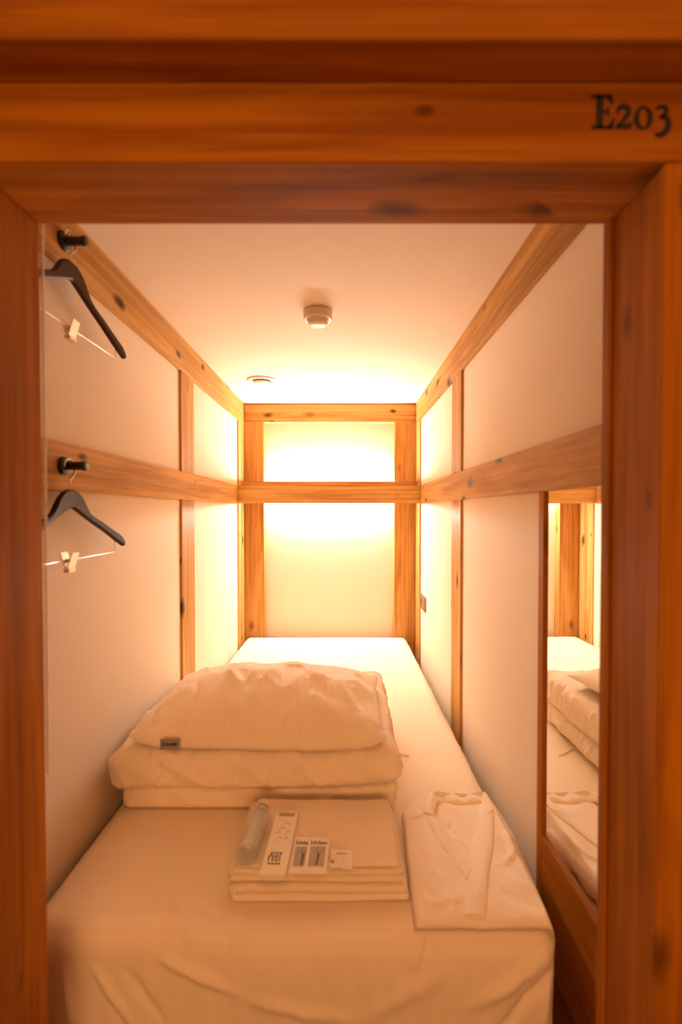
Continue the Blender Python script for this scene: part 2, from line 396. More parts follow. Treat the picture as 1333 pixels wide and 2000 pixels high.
# ------------------------------------------------------------------ mirror on the right wall
mi = empty('wall_mirror', (XR, .88, .55)); tag(mi, 'tall rectangular mirror in a pine frame on the right wall', 'mirror')
bm = bmesh.new()
y0, y1 = -.165, .137; z0, z1 = -.002, .763
xs = lambda y: .0075 - (y+.0)*.012
vs = [Vector((xs(y0), y0, z0)), Vector((xs(y1), y1, z0)), Vector((xs(y1), y1, z1)), Vector((xs(y0), y0, z1))]
a = [bm.verts.new(v) for v in vs]; c = [bm.verts.new(v+Vector((.0015, 0, 0))) for v in vs]
bm.faces.new(a); bm.faces.new(c[::-1])
for i in range(4): bm.faces.new((a[i], c[i], c[(i+1) % 4], a[(i+1) % 4]))
link('glass', bm, MIRROR, mi)
for o in (box_obj('stile', (XR, 1.017, 0.0), (XR+REC-.0005, 1.043, 1.312), PINE_FRONT, mi, .001),):
    o['label'] = 'far upright of the pine mirror frame'
box_obj('lower_panel', (XR, YD+.001, 0.0), (XR+REC-.0005, 1.0165, .5485), PINE_FRONT, mi, .001, axis=1)

# wall socket
so = empty('wall_socket', (XR+REC, 2.585, .757)); tag(so, 'brown double socket plate on the right wall beside the back corner', 'socket')
bm = bmesh.new(); bbox(bm, (-.0045, 0, 0), (.009, .155, .082), .002); link('plate', bm, OUTLET, so)
bm = bmesh.new(); bbox(bm, (-.0098, .036, 0), (.002, .045, .045), .0006); link('outlet', bm, plain('socket_face', (.17, .10, .06), .4), so)
bm = bmesh.new(); bbox(bm, (-.0098, -.036, 0), (.002, .05, .05), .0006); link('switch', bm, plain('switch_face', (.36, .24, .16), .4), so)
for yy, zz, w_, h_ in ((.028, .006, .003, .009), (.044, .006, .003, .009), (.036, -.010, .003, .009), (-.048, 0, .002, .044)):
    bm = bmesh.new(); bbox(bm, (-.0108, yy, zz), (.0008, w_, h_)); link('slot', bm, PLASTIC_DK, so)

# ------------------------------------------------------------------ ceiling fittings
sd = empty('smoke_detector', (-.086, 1.535, ZC)); tag(sd, 'round cream smoke detector under the middle of the ceiling', 'smoke detector')
FL = Matrix.Rotation(PI, 4, 'X')
bm = lathe(bmesh.new(), [(0, 0), (.047, 0), (.0475, .004), (.0475, .024), (.045, .028), (.038, .029), (.036, .027), (.036, .024)], 48, FL); link('base', bm, PLASTIC, sd, True)
bm = lathe(bmesh.new(), [(.0365, .024), (.0365, .030), (.0345, .034), (.0335, .034), (.0325, .0305), (0, .0305)], 48, FL); link('ring', bm, PLASTIC, sd, True)
bm = lathe(bmesh.new(), [(.0315, .030), (.031, .0405), (.029, .044), (0, .045)], 48, FL); link('sensor_cap', bm, PLASTIC, sd, True)
bm = bmesh.new(); bbox(bm, (-.026, .02, -.0345), (.004, .003, .003)); link('indicator', bm, PLASTIC_DK, sd)
va = empty('air_valve', (-.412, 2.33, ZC)); tag(va, 'round cream air valve in the ceiling near the back left corner', 'vent')
bm = lathe(bmesh.new(), [(.040, -.0), (.072, 0), (.0735, .003), (.070, .007), (.058, .010), (.050, .008), (.046, .002), (.040, .0)], 48, FL); link('flange', bm, PLASTIC, va, True)
bm = lathe(bmesh.new(), [(0, .006), (.038, .009), (.043, .013), (.041, .017), (.022, .021), (0, .022)], 48, FL); link('disc', bm, PLASTIC, va, True)
bm = lathe(bmesh.new(), [(0, .0005), (.045, .0005), (.045, .002), (0, .002)], 32, FL); link('opening', bm, PLASTIC_DK, va)

# ------------------------------------------------------------------ pegs and hangers on the left wall
def make_peg(loc):
    t = empty('coat_peg', loc)
    M = Matrix.Rotation(PI/2, 4, 'Y')
    bm = lathe(bmesh.new(), [(0, 0), (.0195, 0), (.0200, .0015), (.0200, .0065), (.0185, .008), (0, .008)], 36, M); link('base_plate', bm, BLACK, t, True)
    bm = lathe(bmesh.new(), [(.0095, .008), (.0095, .040), (.0102, .0435), (.0112, .0475), (.0112, .0505), (.0100, .0515), (0, .0515)], 28, M); link('pin', bm, BLACK, t, True)
    return t
def dup(root, loc):
    r = root.copy(); sc.collection.objects.link(r); r.location = loc
    for ch in root.children:
        d = ch.copy(); sc.collection.objects.link(d); d.parent = r
        for g in ch.children:
            q = g.copy(); sc.collection.objects.link(q); q.parent = d
    return r
HY = 1.005
peg = make_peg((XL, HY+.008, 1.855)); peg2 = dup(peg, (XL, HY, 1.368))
tag(peg, 'black metal coat peg on the top left beam, close to the ceiling', 'coat peg', 'black coat pegs')
tag(peg2, 'black metal coat peg on the middle left rail', 'coat peg', 'black coat pegs')
def make_hanger(loc):
    t = empty('clothes_hanger', loc)      # origin: where the wire sits on the peg; hanger lies in the YZ plane
    top = [(0, 0), (.012, -.0008), (.026, -.006), (.040, -.017), (.052, -.034), (.064, -.050), (.080, -.062), (.105, -.075), (.135, -.090), (.165, -.1055), (.178, -.112), (.181, -.1165), (.1845, -.1145), (.198, -.1225), (.209, -.134), (.2165, -.148), (.2165, -.1525)]
    botm = [(.212, -.1545), (.20, -.1495), (.168, -.1315), (.12, -.1035), (.07, -.0745), (.03, -.052), (.008, -.0415), (0, -.0400)]
    half = top+botm
    def prof(tab, y):
        for (ya, za), (yb, zb_) in zip(tab, tab[1:]):
            if y <= yb: return za+(zb_-za)*(y-ya)/(yb-ya)
        return tab[-1][1]
    tt = [p for p in top]; bb_ = botm[::-1]
    bm = bmesh.new(); ys = sorted({y for y, _ in tt} | {y for y, _ in bb_ if y < .2165} | {.022, .095, .15}); ys = [y for y in ys if y < .2164]
    ys = [-y for y in ys[::-1] if y > 0] + ys; rows = []
    for y in ys:
        bend = .012*(abs(y)/.22)**1.6; th = .0065
        zt_, zb_ = prof(tt, abs(y)), prof(bb_, abs(y))
        if abs(y) > .2085: zb_ = -.1545+(abs(y)-.2085)*.2
        fz = 1-.11*min(1, abs(y)/.12); zt_ = zt_*fz-.052; zb_ = zb_*fz-.052; c_ = .0035
        rows.append([bm.verts.new((bend+x, y, z)) for x, z in ((-th+c_, zb_), (th-c_, zb_), (th, zb_+c_), (th, zt_-c_), (th-c_, zt_), (-th+c_, zt_), (-th, zt_-c_), (-th, zb_+c_))])
    for ra, rb in zip(rows, rows[1:]):
        for i in range(8): bm.faces.new((ra[i], ra[(i+1) % 8], rb[(i+1) % 8], rb[i]))
    bm.faces.new(rows[0][::-1]); bm.faces.new(rows[-1])
    body = link('wooden_body', bm, HANGERWOOD, t, False)
    pts = [(0, .0, -.053), (0, .0, -.040), (0, .004, -.032), (0, .012, -.026), (0, .019, -.017), (0, .0195, -.006), (0, .014, .004), (0, .004, .0095), (0, -.007, .009), (0, -.015, .002), (0, -.018, -.006)]
    pts = [(0, y-.0008, z+.0018) for _, y, z in pts]
    bm = tube(bmesh.new(), smooth_path(pts, 6), .0017, 8); link('wire_hook', bm, CHROME, t, True)
    L = .172; zb = -.2015
    pts = [(.009, -L, -.170), (.011, -L, zb+.003), (.011, -L+.003, zb), (.011, L-.003, zb), (.011, L, zb+.003), (.009, L, -.170)]
    bm = tube(bmesh.new(), pts, .0011, 8); bar = link('clip_bar', bm, CHROME, t, True)
    # trouser clip: two sprung jaws astride the bar
    bm = bmesh.new()
    for s in (-1, 1):
        M = Matrix.Translation((.011+s*.0065, -.022, zb-.003)) @ Matrix.Rotation(s*.32, 4, 'Y')
        r0 = bmesh.ops.create_cube(bm, size=1, matrix=M @ Matrix.Diagonal((.0022, .026, .040, 1)))
        es = list({e for v in r0['verts'] for e in v.link_edges}); bmesh.ops.bevel(bm, geom=es, offset=.0008, segments=2, affect='EDGES')
        M2 = Matrix.Translation((.011+s*.003, -.022, zb-.022)) @ Matrix.Diagonal((.006, .024, .007, 1))
        bmesh.ops.create_cube(bm, size=1, matrix=M2)
    tube(bm, [(.011, -.034, zb-.001), (.011, -.010, zb-.001)], .0045, 12)
    link('clip', bm, plain('satin_steel', (.72, .62, .50), .3, .85), t)
    return t
hg = make_hanger((XL+.024, HY-.004, 1.8555)); hg2 = dup(hg, (XL+.022, HY-.012, 1.3685))
tag(hg, 'dark brown wooden hanger on the upper black peg by the ceiling', 'hanger', 'dark wooden hangers')
tag(hg2, 'dark brown wooden hanger on the lower black peg at the middle rail', 'hanger', 'dark wooden hangers')

# bead chain by the left jamb
bm = bmesh.new(); z = 1.74; rr = .0027
while z > .86:
    bmesh.ops.create_icosphere(bm, subdivisions=2, radius=rr, matrix=Matrix.Translation((0, 0, z-1.74))); z -= .0056
tube(bm, [(0, 0, 0), (0, 0, .86-1.74)], .0006, 6)
ch = link('bead_chain', bm, BEAD, None, True, loc=(-.4625, .716, 1.74)); tag(ch, 'thin white bead chain hanging just behind the left door jamb', 'chain')

# ------------------------------------------------------------------ bed
BX0, BX1, BY0, BY1, BZ = -.603, .386, .832, 2.832, .500
bed = empty('bed', ((BX0+BX1)/2, 1.83, 0)); tag(bed, 'low single bed with a white striped sheet filling the cabin floor', 'bed')
box_obj('platform', (BX0+.012, BY0+.05, 0), (BX1-.012, BY1-.012, .27), PINE_FRONT, bed, .003)
box_obj('mattress', (BX0+.012, BY0+.022, .272), (BX1-.012, BY1-.012, .480), COTTON, bed, .02)
cxb, cyb = (BX0+BX1)/2, (BY0+BY1)/2; czb = (BZ+.12)/2
FRONT = []   # creases on the front fall: x, z
for (a0, b0, a1, b1, wpx, amp) in ((300, 1860, 470, 1935, 9, .006), (470, 1935, 700, 1990, 12, .005), (180, 1880, 270, 1998, 7, .006), (240, 1880, 330, 1998, 8, -.005),
        (345, 1780, 375, 1850, 6, .004), (430, 1790, 418, 1850, 5, .004), (455, 1795, 440, 1870, 5, -.003), (835, 1805, 800, 1890, 6, .004), (850, 1810, 815, 1870, 5, -.003),
        (1075, 1880, 960, 2010, 10, -.007), (1060, 1860, 900, 1960, 14, .006), (1060, 1900, 1050, 2000, 6, .006), (1082, 1880, 1090, 1980, 6, -.004), (130, 1890, 145, 1998, 6, .005), (870, 1880, 700, 1990, 16, .004)):
    p = P(a0, b0, .832); q = P(a1, b1, .832); FRONT.append((p.x, p.z, q.x, q.z, wpx*.00105, amp*1.5))
TOPC = []
for (a0, b0, a1, b1, wpx, amp) in ((300, 1770, 420, 1830, 8, .0025), (330, 1740, 350, 1820, 6, .002), (480, 1790, 500, 1850, 6, .0025), (560, 1800, 590, 1850, 7, -.002), (370, 1760, 440, 1800, 10, -.002), (700, 1800, 720, 1850, 7, .002), (350, 1600, 330, 1760, 8, .0012), (660, 1790, 640, 1850, 6, .002)):
    p = G0(a0, b0, BZ); q = G0(a1, b1, BZ); TOPC.append((p.x, p.y, q.x, q.y, wpx*.001, amp*2))
def sheet_fn(p, n_):
    X, Y, Z = p.x+cxb, p.y+cyb, p.z+czb
    d = Vector((0, 0, 0)); kz = max(0, n_.z)**1.5; ky = max(0, -n_.y)**1.5
    dn = max(0, min(1, (BZ-Z)/.10))
    if kz > 0:
        d.z += kz*(.0012*noise.noise(Vector((X*3, Y*2, 0)))+.0008*noise.noise(Vector((X*14, Y*9, 3))))
        if Y < 1.15: d.z += kz*sum(crease(X, Y, s) for s in TOPC)
    if Y < BY0+.09:      # the soft rolled edge at the foot
        f = 1-(Y-BY0)/.09; f = f*f*(3-2*f)
        w_ = .0035*noise.noise(Vector((X*20, Z*6, 7)))+.0025*noise.noise(Vector((X*45+Z*8, Z*8, 2)))+.004*noise.noise(Vector((X*6, Z*5, 11)))
        d += n_*w_*f*(.4+.6*min(1, 2*dn+.3))
    if ky > 0:
        o = .008*math.sin(dn*PI/2)+.006*dn*noise.noise(Vector((X*7, Z*3.5, 1)))
        o += sum(crease(X, Z, s) for s in FRONT)
        d.y -= ky*o
    if abs(n_.x) > .1 and Z < .47:
        k = (abs(n_.x)-.1)/.9
        d.x += (1 if n_.x > 0 else -1)*k*.004*ridg(Vector((Y*9, Z*3, 2)))*(1 if n_.x > 0 else .2)
    if X > 0: d.x += .013*(X/BX1)*max(0, 1-(Y-BY0)/2)
    return Vector((X, Y, Z))+d-Vector((cxb, cyb, czb))
bm = grid_box(((BX1-BX0)/2, (BY1-BY0)/2, (BZ-.12)/2), 230, 260, 90, .042, sheet_fn)
for f in [f for f in bm.faces if f.calc_center_median().z < -(BZ-.12)/2+.004]: bm.faces.remove(f)
bs = link('fitted_sheet', bm, SHEET, bed, True, loc=(0, cyb-1.83, czb)); bs['label'] = 'white fitted sheet with fine stripes'

# ------------------------------------------------------------------ folded duvet
dv = empty('duvet', (-.22, 1.44, BZ)); tag(dv, 'thick white duvet folded flat on the bed under the pillow', 'duvet')
def puff(cx, cy, z0, hx, hy, hz, r, seed, amp, cre, sag=0.0):
    def fn(p, n_):
        X, Y = p.x, p.y; u = X/hx; v = Y/hy
        q = p.copy()
        # bulging fold nose at the front and back, softly uneven outline
        q.x += n_.x*.010*noise.noise(Vector((Y*9, p.z*8, seed)))
        q.y += n_.y*(.006*noise.noise(Vector((X*6, p.z*4, seed+3))))
        edge = (1-abs(u)**5)
        q.z += (.5+.5*n_.z)*0.006*edge*(1-v*v) if n_.z > 0 else 0
        wv = amp*(ridg(Vector((X*5+Y*1.5, Y*3, p.z*5+seed)), 1.3)-.35)*.8 + amp*.7*noise.noise(Vector((X*16+p.z*20, Y*6, p.z*9+seed)))
        q += n_*wv*(1 if n_.z > -.3 else .15)
        if n_.y < 0: q.y += n_.y*sum(crease(X+cx, p.z+z0, s) for s in cre)
        # ragged closing seams down the short ends
        if abs(n_.x) > .6: q.x += math.copysign(1, n_.x)*.006*ridg(Vector((Y*22, p.z*12, seed+9)))
        if sag and n_.y < .2: q.z -= sag*max(0, -v)**3*(.55*max(0, 1-abs(u)**2)+.8*max(0, -u)**4-.4*max(0, u)**3)
        return q
    return fn
Lc = []
for (a0, b0, a1, b1, wpx, amp) in ((318, 1470, 285, 1550, 5, -.006), (330, 1480, 300, 1560, 5, .005), (535, 1480, 530, 1570, 6, .004), (612, 1480, 615, 1565, 5, -.003), (440, 1475, 420, 1560, 9, .003), (690, 1480, 700, 1560, 8, .003), (240, 1500, 260, 1550, 5, .003)):
    p = P(a0, b0, 1.15); q = P(a1, b1, 1.15); Lc.append((p.x, p.z, q.x, q.z, wpx*.00127, amp))
cx, cy = -.2175, 1.435
bm = grid_box((.356, .272, .035), 200, 120, 26, .026, puff(cx, cy, .54, .356, .272, .035, .04, 1.3, .006, []))
link('lower_fold', bm, COTTON, dv, True, loc=(cx+.22, cy-1.44, .0385))
cx = -.226
bm = grid_box((.366, .292, .051), 200, 120, 38, .034, puff(cx, cy, .623, .366, .292, .051, .045, 5.1, .009, Lc, .020))
link('upper_fold', bm, COTTON, dv, True, loc=(cx+.22, cy-1.44, .1225))
bm = tube(bmesh.new(), smooth_path([(.345, .02, .004), (.365, .03, .003), (.385, .015, .0025), (.41, .0, .003), (.425, -.006, .003)], 5), .0018, 6)
link('tie_cord', bm, COTTON, dv, True)

# ------------------------------------------------------------------ pillow
PL = empty('pillow', (-.213, 1.362, .703)); tag(PL, 'plump white pillow with a small grey tag, topmost on the folded duvet', 'pillow')
nu, nv = 150, 110; hx, hy = .325, .215
PC = [(-.13, .05, -.075, -.075, .013, .011), (-.10, .05, -.035, -.085, .013, -.010), (-.035, .03, -.075, -.06, .011, .008), (.02, .06, -.015, -.05, .013, .009), (.06, .05, .04, -.06, .014, -.008), (.10, .05, .15, -.03, .015, .007), (.14, .03, .19, -.09, .018, .006),
      (-.16, .10, -.04, .07, .018, .006), (.0, .11, .13, .08, .014, .005), (-.20, -.0, -.27, -.14, .02, .007), (.24, -.02, .28, -.15, .02, -.008), (.20, .0, .25, -.12, .016, .007), (.02, .15, .12, .13, .02, .005), (.25, .13, .30, .05, .02, -.008),
      (-.12, -.10, -.04, -.15, .02, .005), (.02, -.10, .12, -.14, .02, -.005), (.12, -.08, .22, -.16, .02, .006), (-.26, .05, -.20, -.06, .018, -.006), (.29, -.05, .25, .05, .015, .006)]
def pill(u, v, side):
    su = math.copysign(abs(u), u)
    x = hx*u*(1-.045*(1-v*v)); y = hy*v*(1-.05*(1-u*u))
    e = max(0, (1-abs(u)**2.6)*(1-abs(v)**(5 if v > 0 else 2.0)))
    t = e**.56
    if side > 0:
        z = .098*t*(1-.24*max(0, v+.15)) + .004*noise.noise(Vector((x*6, y*6, 2)))*min(1, 3*e)
        z += min(1, 5*e)*sum(crease(x, y+.03, s) for s in PC)
        z += .0065*min(1, 4*e)*(ridg(Vector((x*8+y*3, y*5, 11)))-.3)
    else:
        z = -.010*t
    # the front edge is a limp flat hem that droops over the duvet
    z -= .012*max(0, -v-.8)*5*.5
    z += .010*(abs(u)**6)*(1-.5*abs(v))
    z += .003*noise.noise(Vector((x*20, 5, y*3)))*(abs(v)**6)
    return Vector((x, y, z))
bm = bmesh.new(); G = {}
for s in (1, -1):
    for i in range(nu+1):
        for j in range(nv+1):
            # denser towards the rim
            u = math.sin(PI/2*(-1+2*i/nu)); v = math.sin(PI/2*(-1+2*j/nv))
            if s < 0 and (i in (0, nu) or j in (0, nv)): G[s, i, j] = G[1, i, j]; continue
            G[s, i, j] = bm.verts.new(pill(u, v, s))
for s in (1, -1):
    for i in range(nu):
        for j in range(nv):
            q = [G[s, i, j], G[s, i+1, j], G[s, i+1, j+1], G[s, i, j+1]]
            bm.faces.new(q if s > 0 else q[::-1])
pc = link('pillowcase', bm, COTTON, PL, True, rot=(0, 0, math.radians(-1.5)))
# hem flap along the front
bm = bmesh.new(); rows = []
for i in range(121):
    u = -0.99+1.98*i/120; x = hx*u
    yb = -hy*(1-.05*(1-u*u)); col = []
    for k, (dy, dz) in enumerate(((.020, .030), (.008, .014), (-.002, .001), (-.006, -.014), (-.007, -.024))):
        wv = .0035*noise.noise(Vector((x*14, k*.4, 8)))
        tp_ = max(0, 1-abs(u)**7); dz2 = dz*(.15+.85*tp_) if dz < 0 else dz*tp_; col.append(Vector((x, yb+dy-.004*tp_+wv, dz2-.004+.010*abs(u)**6+.004*noise.noise(Vector((x*5, 1, 1)))-.004*(1-abs(u)))))
    rows.append(col)
a = [[bm.verts.new(v) for v in c] for c in rows]; c2 = [[bm.verts.new(v+Vector((0, .0025, -.0005))) for v in c] for c in rows]
for i in range(120):
    for k in range(4):
        bm.faces.new((a[i][k], a[i+1][k], a[i+1][k+1], a[i][k+1])); bm.faces.new((c2[i][k], c2[i][k+1], c2[i+1][k+1], c2[i+1][k]))
    bm.faces.new((a[i][4], a[i+1][4], c2[i+1][4], c2[i][4])); bm.faces.new((a[i][0], c2[i][0], c2[i+1][0], a[i+1][0]))
link('hem', bm, COTTON, PL, True, rot=(0, 0, math.radians(-1.5)))
tg = empty('brand_tag', (0, 0, 0)); tg.parent = PL
bpy.data.objects.remove(tg)
tp = P(331.5, 1454, 1.131)
bm = bmesh.new(); bbox(bm, (0, 0, 0), (.048, .0012, .026), .0003)
tagp = link('fabric_tag', bm, TAGGREY, PL, loc=tp-Vector((-.213, 1.362, .703)), rot=(math.radians(-6), 0, 0)); tagp['label'] = 'small grey sewn tag with dark lettering'
text_mesh('lettering', 'DAAM', .0125, INK, tagp, Matrix.Translation((0, -.0008, 0)) @ Matrix.Rotation(PI/2, 4, 'X'), .0002, .0003)

# ------------------------------------------------------------------ towels
def slab(name, lo, hi, r, seed, mat, nx=90, ny=50, nz=8, amp=.0018, parent=None, base=None):
    lo = Vector(lo); hi = Vector(hi); h = (hi-lo)/2; c = (lo+hi)/2
    def fn(p, n_):
        q = p.copy()
        q.y += .0035*noise.noise(Vector((p.x*8, seed, 0)))*(1 if p.y < 0 else .3)
        q.x += .003*noise.noise(Vector((p.y*9, seed, 5)))
        q.z += amp*noise.noise(Vector((p.x*9, p.y*9, seed+2)))*(1 if n_.z > -.5 else .3)
        q.z -= .006*max(0, -p.y/h.y)**6*(.3+.7*abs(math.sin(p.x*7+seed)))*.4
        q += n_*.0006*noise.noise(Vector((p.x*150, p.y*150, p.z*150)))
        return q
    bm = grid_box(h, nx, ny, nz, min(r, h.z*.98), fn)
    return link(name, bm, mat, parent, True, loc=c-(base if base is not None else Vector((0, 0, 0))))
def folded(name, x0, x1, y0, y1, z0, th, seed, label, cat, roll=None):
    base = Vector(((x0+x1)/2, (y0+y1)/2, z0)); t = empty(name, base); tag(t, label, cat, 'folded white towels')
    slab('lower_layer', (x0, y0, z0), (x1, y1, z0+th), th*.5, seed, TERRY, parent=t, base=base)
    slab('upper_layer', (x0+.002, y0+.003, z0+th-.0005), (x1-.003, y1-.003, z0+2*th-.0005), th*.5, seed+4, TERRY, parent=t, base=base)
    # folded nose joining both layers on the left
    bm = bmesh.new(); k = 10; ny = 40; R = []
    for j in range(ny+1):
        y = y0+.004+(y1-y0-.008)*j/ny; row = []
        for i in range(k+1):
            an = PI/2+PI*i/k
            row.append(bm.verts.new(Vector((x0+.010+math.cos(an)*(th*1.0)*1.1+.0012*noise.noise(Vector((y*14, i*.2, seed))), y, z0+th+math.sin(an)*th*.98))-base))
        R.append(row)
    for j in range(ny):
        for i in range(k): bm.faces.new((R[j][i], R[j][i+1], R[j+1][i+1], R[j+1][i]))
    bm.faces.new(R[0]); bm.faces.new(R[-1][::-1])
    link('fold', bm, TERRY, t, True)
    return t
TX0, TX1, TY0, TY1 = -.222, .130, .893, 1.128
ZT = BZ+.003
folded('bath_towel', TX0, TX1, TY0, TY1, ZT, .0155, 2.2, 'white bath towel folded, lowest of the stack in front of the duvet', 'towel')
folded('hand_towel', TX0-.004, TX1-.012, TY0+.009, TY1-.006, ZT+.0325, .0125, 6.7, 'white hand towel folded, middle of the stack', 'towel')
ft = slab('face_towel', (TX0+.012, TY0+.014, ZT+.0592), (TX1-.020, TY1-.012, ZT+.0650), .0037, 9.4, TERRY, amp=.0022); tag(ft, 'thin white face towel on top of the stack, under the bottle and sachets', 'towel', 'folded white towels')
ZTOP = ZT+.0655

# ------------------------------------------------------------------ water bottle lying on the towels
b0 = P(478, 1688, .893); bt = empty('water_bottle', (b0.x, .897, ZTOP+.0225), (0, 0, 0))
tag(bt, 'small clear plastic water bottle lying on the folded towels', 'bottle')
BM = Matrix.Rotation(math.radians(-3.5), 4, 'Z') @ Matrix.Rotation(-PI/2, 4, 'X')
prof = [(0, .004), (.010, .003), (.017, 0), (.0205, .002), (.0222, .007)]
zz = .012
while zz < .098:
    prof += [(.0222, zz), (.0222, zz+.004), (.0212, zz+.0055), (.0212, zz+.0065), (.0222, zz+.008)]; zz += .0095
prof += [(.0220, .110), (.0205, .120), (.0175, .131), (.0135, .140), (.0112, .145), (.0112, .152)]
outer = prof; inner = [(max(0, r-.0009), z+.0006 if i < 5 else z) for i, (r, z) in enumerate(prof)]
bm = lathe(bmesh.new(), outer+inner[::-1], 40, BM)
link('bottle_body', bm, PET, bt, True)
bm = lathe(bmesh.new(), [(.0118, .147), (.0132, .148), (.0132, .162), (.0125, .1635), (0, .1635)], 32, BM)
for i in range(32):
    an = 2*PI*i/32; bbox(bm, BM @ Vector((.0133*math.cos(an), .0133*math.sin(an), .155)), (.0006, .011, .0006))
link('cap', bm, PLASTIC, bt, False)
# ------------------------------------------------------------------ toiletries
def flat_pack(name, c00, c10, c11, c01, z, th, label, cat, tilt=0, group=None, mat=PAPER):
    """pack given by its four top corners in photo pixels on the towel top; returns the empty and a local frame"""
    def W(c): p = G0(c[0], c[1], z+th); p.z = z; return p
    A, B_, C_, D_ = W(c00), W(c10), W(c11), W(c01)      # front-left, front-right, back-right, back-left
    cen = (A+B_+C_+D_)/4; wv = ((B_-A)+(C_-D_))/2; lv = ((D_-A)+(C_-B_))/2
    ang = math.atan2(lv.y, lv.x)-PI/2; wd = wv.length; ln = lv.length
    t = empty(name, (cen.x, cen.y, z), (tilt, 0, ang)); tag(t, label, cat, group)
    return t, wd, ln
def rect(bm, x0, y0, x1, y1, z, th=.0002): prism(bm, [(x0, y0), (x1, y0), (x1, y1), (x0, y1)], th, Matrix.Translation((0, 0, z)))
t, wd, ln = flat_pack('toiletry_box', (507, 1706), (557, 1711), (584, 1586), (541, 1582), ZTOP+.001, .012, 'long slim white box with dark emblem and twig marks beside the bottle', 'box')
bm = bmesh.new(); bbox(bm, (0, 0, .006), (wd, ln, .012), .0008); link('carton', bm, PAPER, t)
bm = bmesh.new(); zt = .0121; a_ = wd
# emblem: framed grid character, four small squares below
for x0, y0, x1, y1 in ((-.010, .012, .013, .0145), (-.010, .002, -.0075, .0145), (-.010, .0065, .012, .0082), (.010, .0065, .012, .0145), (-.0055, -.008, -.003, .005), (-.0055, .0010, .012, .0028), (.0015, -.008, .0038, .0065), (-.0055, -.008, .011, -.0058), (.0088, -.008, .011, .0028), (-.013, -.009, -.0105, .006)):
    rect(bm, x0-.003, y0-ln*.27, x1-.003, y1-ln*.27, zt)
link('emblem', bm, INK, t); bm = bmesh.new()
for i in range(4): rect(bm, -.014+i*.0065, -ln*.27-.0175, -.0095+i*.0065, -ln*.27-.0125, zt)
link('caption', bm, INK, t); bm = bmesh.new()
for rw in range(2):
    xx = -.016
    while xx < .018:
        ww = random.uniform(.0015, .0035); rect(bm, xx, ln*.44-rw*.0065, xx+ww, ln*.44+.0038-rw*.0065, zt); xx += ww+.0009
link('lettering', bm, INK, t)
bm = bmesh.new()
for x0, y0, x1, y1 in ((.006, .055, .014, .044), (.006, .055, .000, .050), (-.004, .040, -.010, .028), (-.004, .040, .004, .033), (-.014, .020, -.004, .024), (.010, .030, .016, .022), (.010, .030, .006, .016), (-.006, .010, .002, .002), (.008, .010, .016, .004), (.008, .010, .008, .000), (-.012, .002, -.004, -.006)):
    stroke(bm, [(x0, y0), ((x0+x1)/2+.001, (y0+y1)/2), (x1, y1)], [.0004, .0013, .0003], .0002, Matrix.Translation((0, 0, zt)))
link('twig_print', bm, plain('soft_print', (.25, .15, .10), .6), t)
for cs, dz, lab in ((((564, 1702), (606, 1708), (616, 1634), (575, 1632)), .0010, 'white sachet with a grey branch picture, half covered by its twin'),
                    (((592, 1703), (638, 1708), (645, 1634), (604, 1631)), .0045, 'white sachet with a grey branch picture lying over its twin')):
    t, wd, ln = flat_pack('sachet', *cs, ZTOP+dz, .0035, lab, 'sachet', 0, 'branch picture sachets')
    hx_, hy_ = wd/2, ln/2
    def sf(p, n_, hx_=hx_, hy_=hy_):
        q = p.copy(); e = max(0, (1-(p.x/hx_)**4)*(1-(p.y/hy_)**6)); q.z = q.z*(.35+.65*e); return q
    bm = grid_box((hx_, hy_, .0017), 24, 40, 3, .0008, sf); link('packet', bm, PAPER, t, True, loc=(0, 0, .0017))
    zt = .0036
    bm = bmesh.new(); rect(bm, -wd*.34, -ln*.34, wd*.36, ln*.20, zt-.0002, .0002); link('picture', bm, PICTURE, t)
    bm = bmesh.new(); M = Matrix.Translation((0, 0, zt+.0001))
    stroke(bm, [(.001, -ln*.30), (.0022, -ln*.12), (.0035, -ln*.02)], [.0030, .0034, .0024], .0002, M)
    stroke(bm, [(.0025, -ln*.08), (-.0005, ln*.04), (-.001, ln*.17)], [.0028, .0012, .0007], .0002, M)
    stroke(bm, [(.003, -ln*.05), (.0065, ln*.04), (.011, ln*.11), (.014, ln*.13)], [.0024, .0011, .0006, .0005], .0002, M)
    link('branch', bm, INK, t)
    text_mesh('lettering', 'Idden', .0155, INK, t, Matrix.Translation((.001, ln*.30, zt-.0002)), .0002, .0003)
t, wd, ln = flat_pack('cotton_sachet', (644, 1699), (689, 1702), (692, 1658), (647, 1655), ZTOP+.0045, .003, 'small plain white square sachet right of the picture sachets', 'sachet', math.radians(-5))
def sf2(p, n_):
    q = p.copy(); q.z += .004*max(0, -p.y/(ln/2))**2*max(0, 1-abs(p.x/(wd/2)+.2))
    return q
bm = grid_box((wd/2, ln/2, .0013), 24, 24, 2, .0006, sf2); link('packet', bm, PAPER, t, True, loc=(0, 0, .0025))
bm = bmesh.new(); zt = .0041
rect(bm, -.011, ln*.22, .010, ln*.27, zt); rect(bm, -.021, -ln*.27, -.0145, -ln*.14, zt+.0008); rect(bm, -.0195, -ln*.12, -.016, -ln*.09, zt+.0006)
link('print', bm, plain('brown_print', (.35, .20, .12), .6), t)
bm = bmesh.new(); stroke(bm, [(.003, ln*.15), (.005, .0), (.003, -ln*.18)], [.0012, .0018, .001], .0003, Matrix.Translation((0, 0, zt))); link('crease_mark', bm, plain('fold_shade', (.72, .52, .36), .6), t)  # shade of the packet's fold, painted as a darker stroke

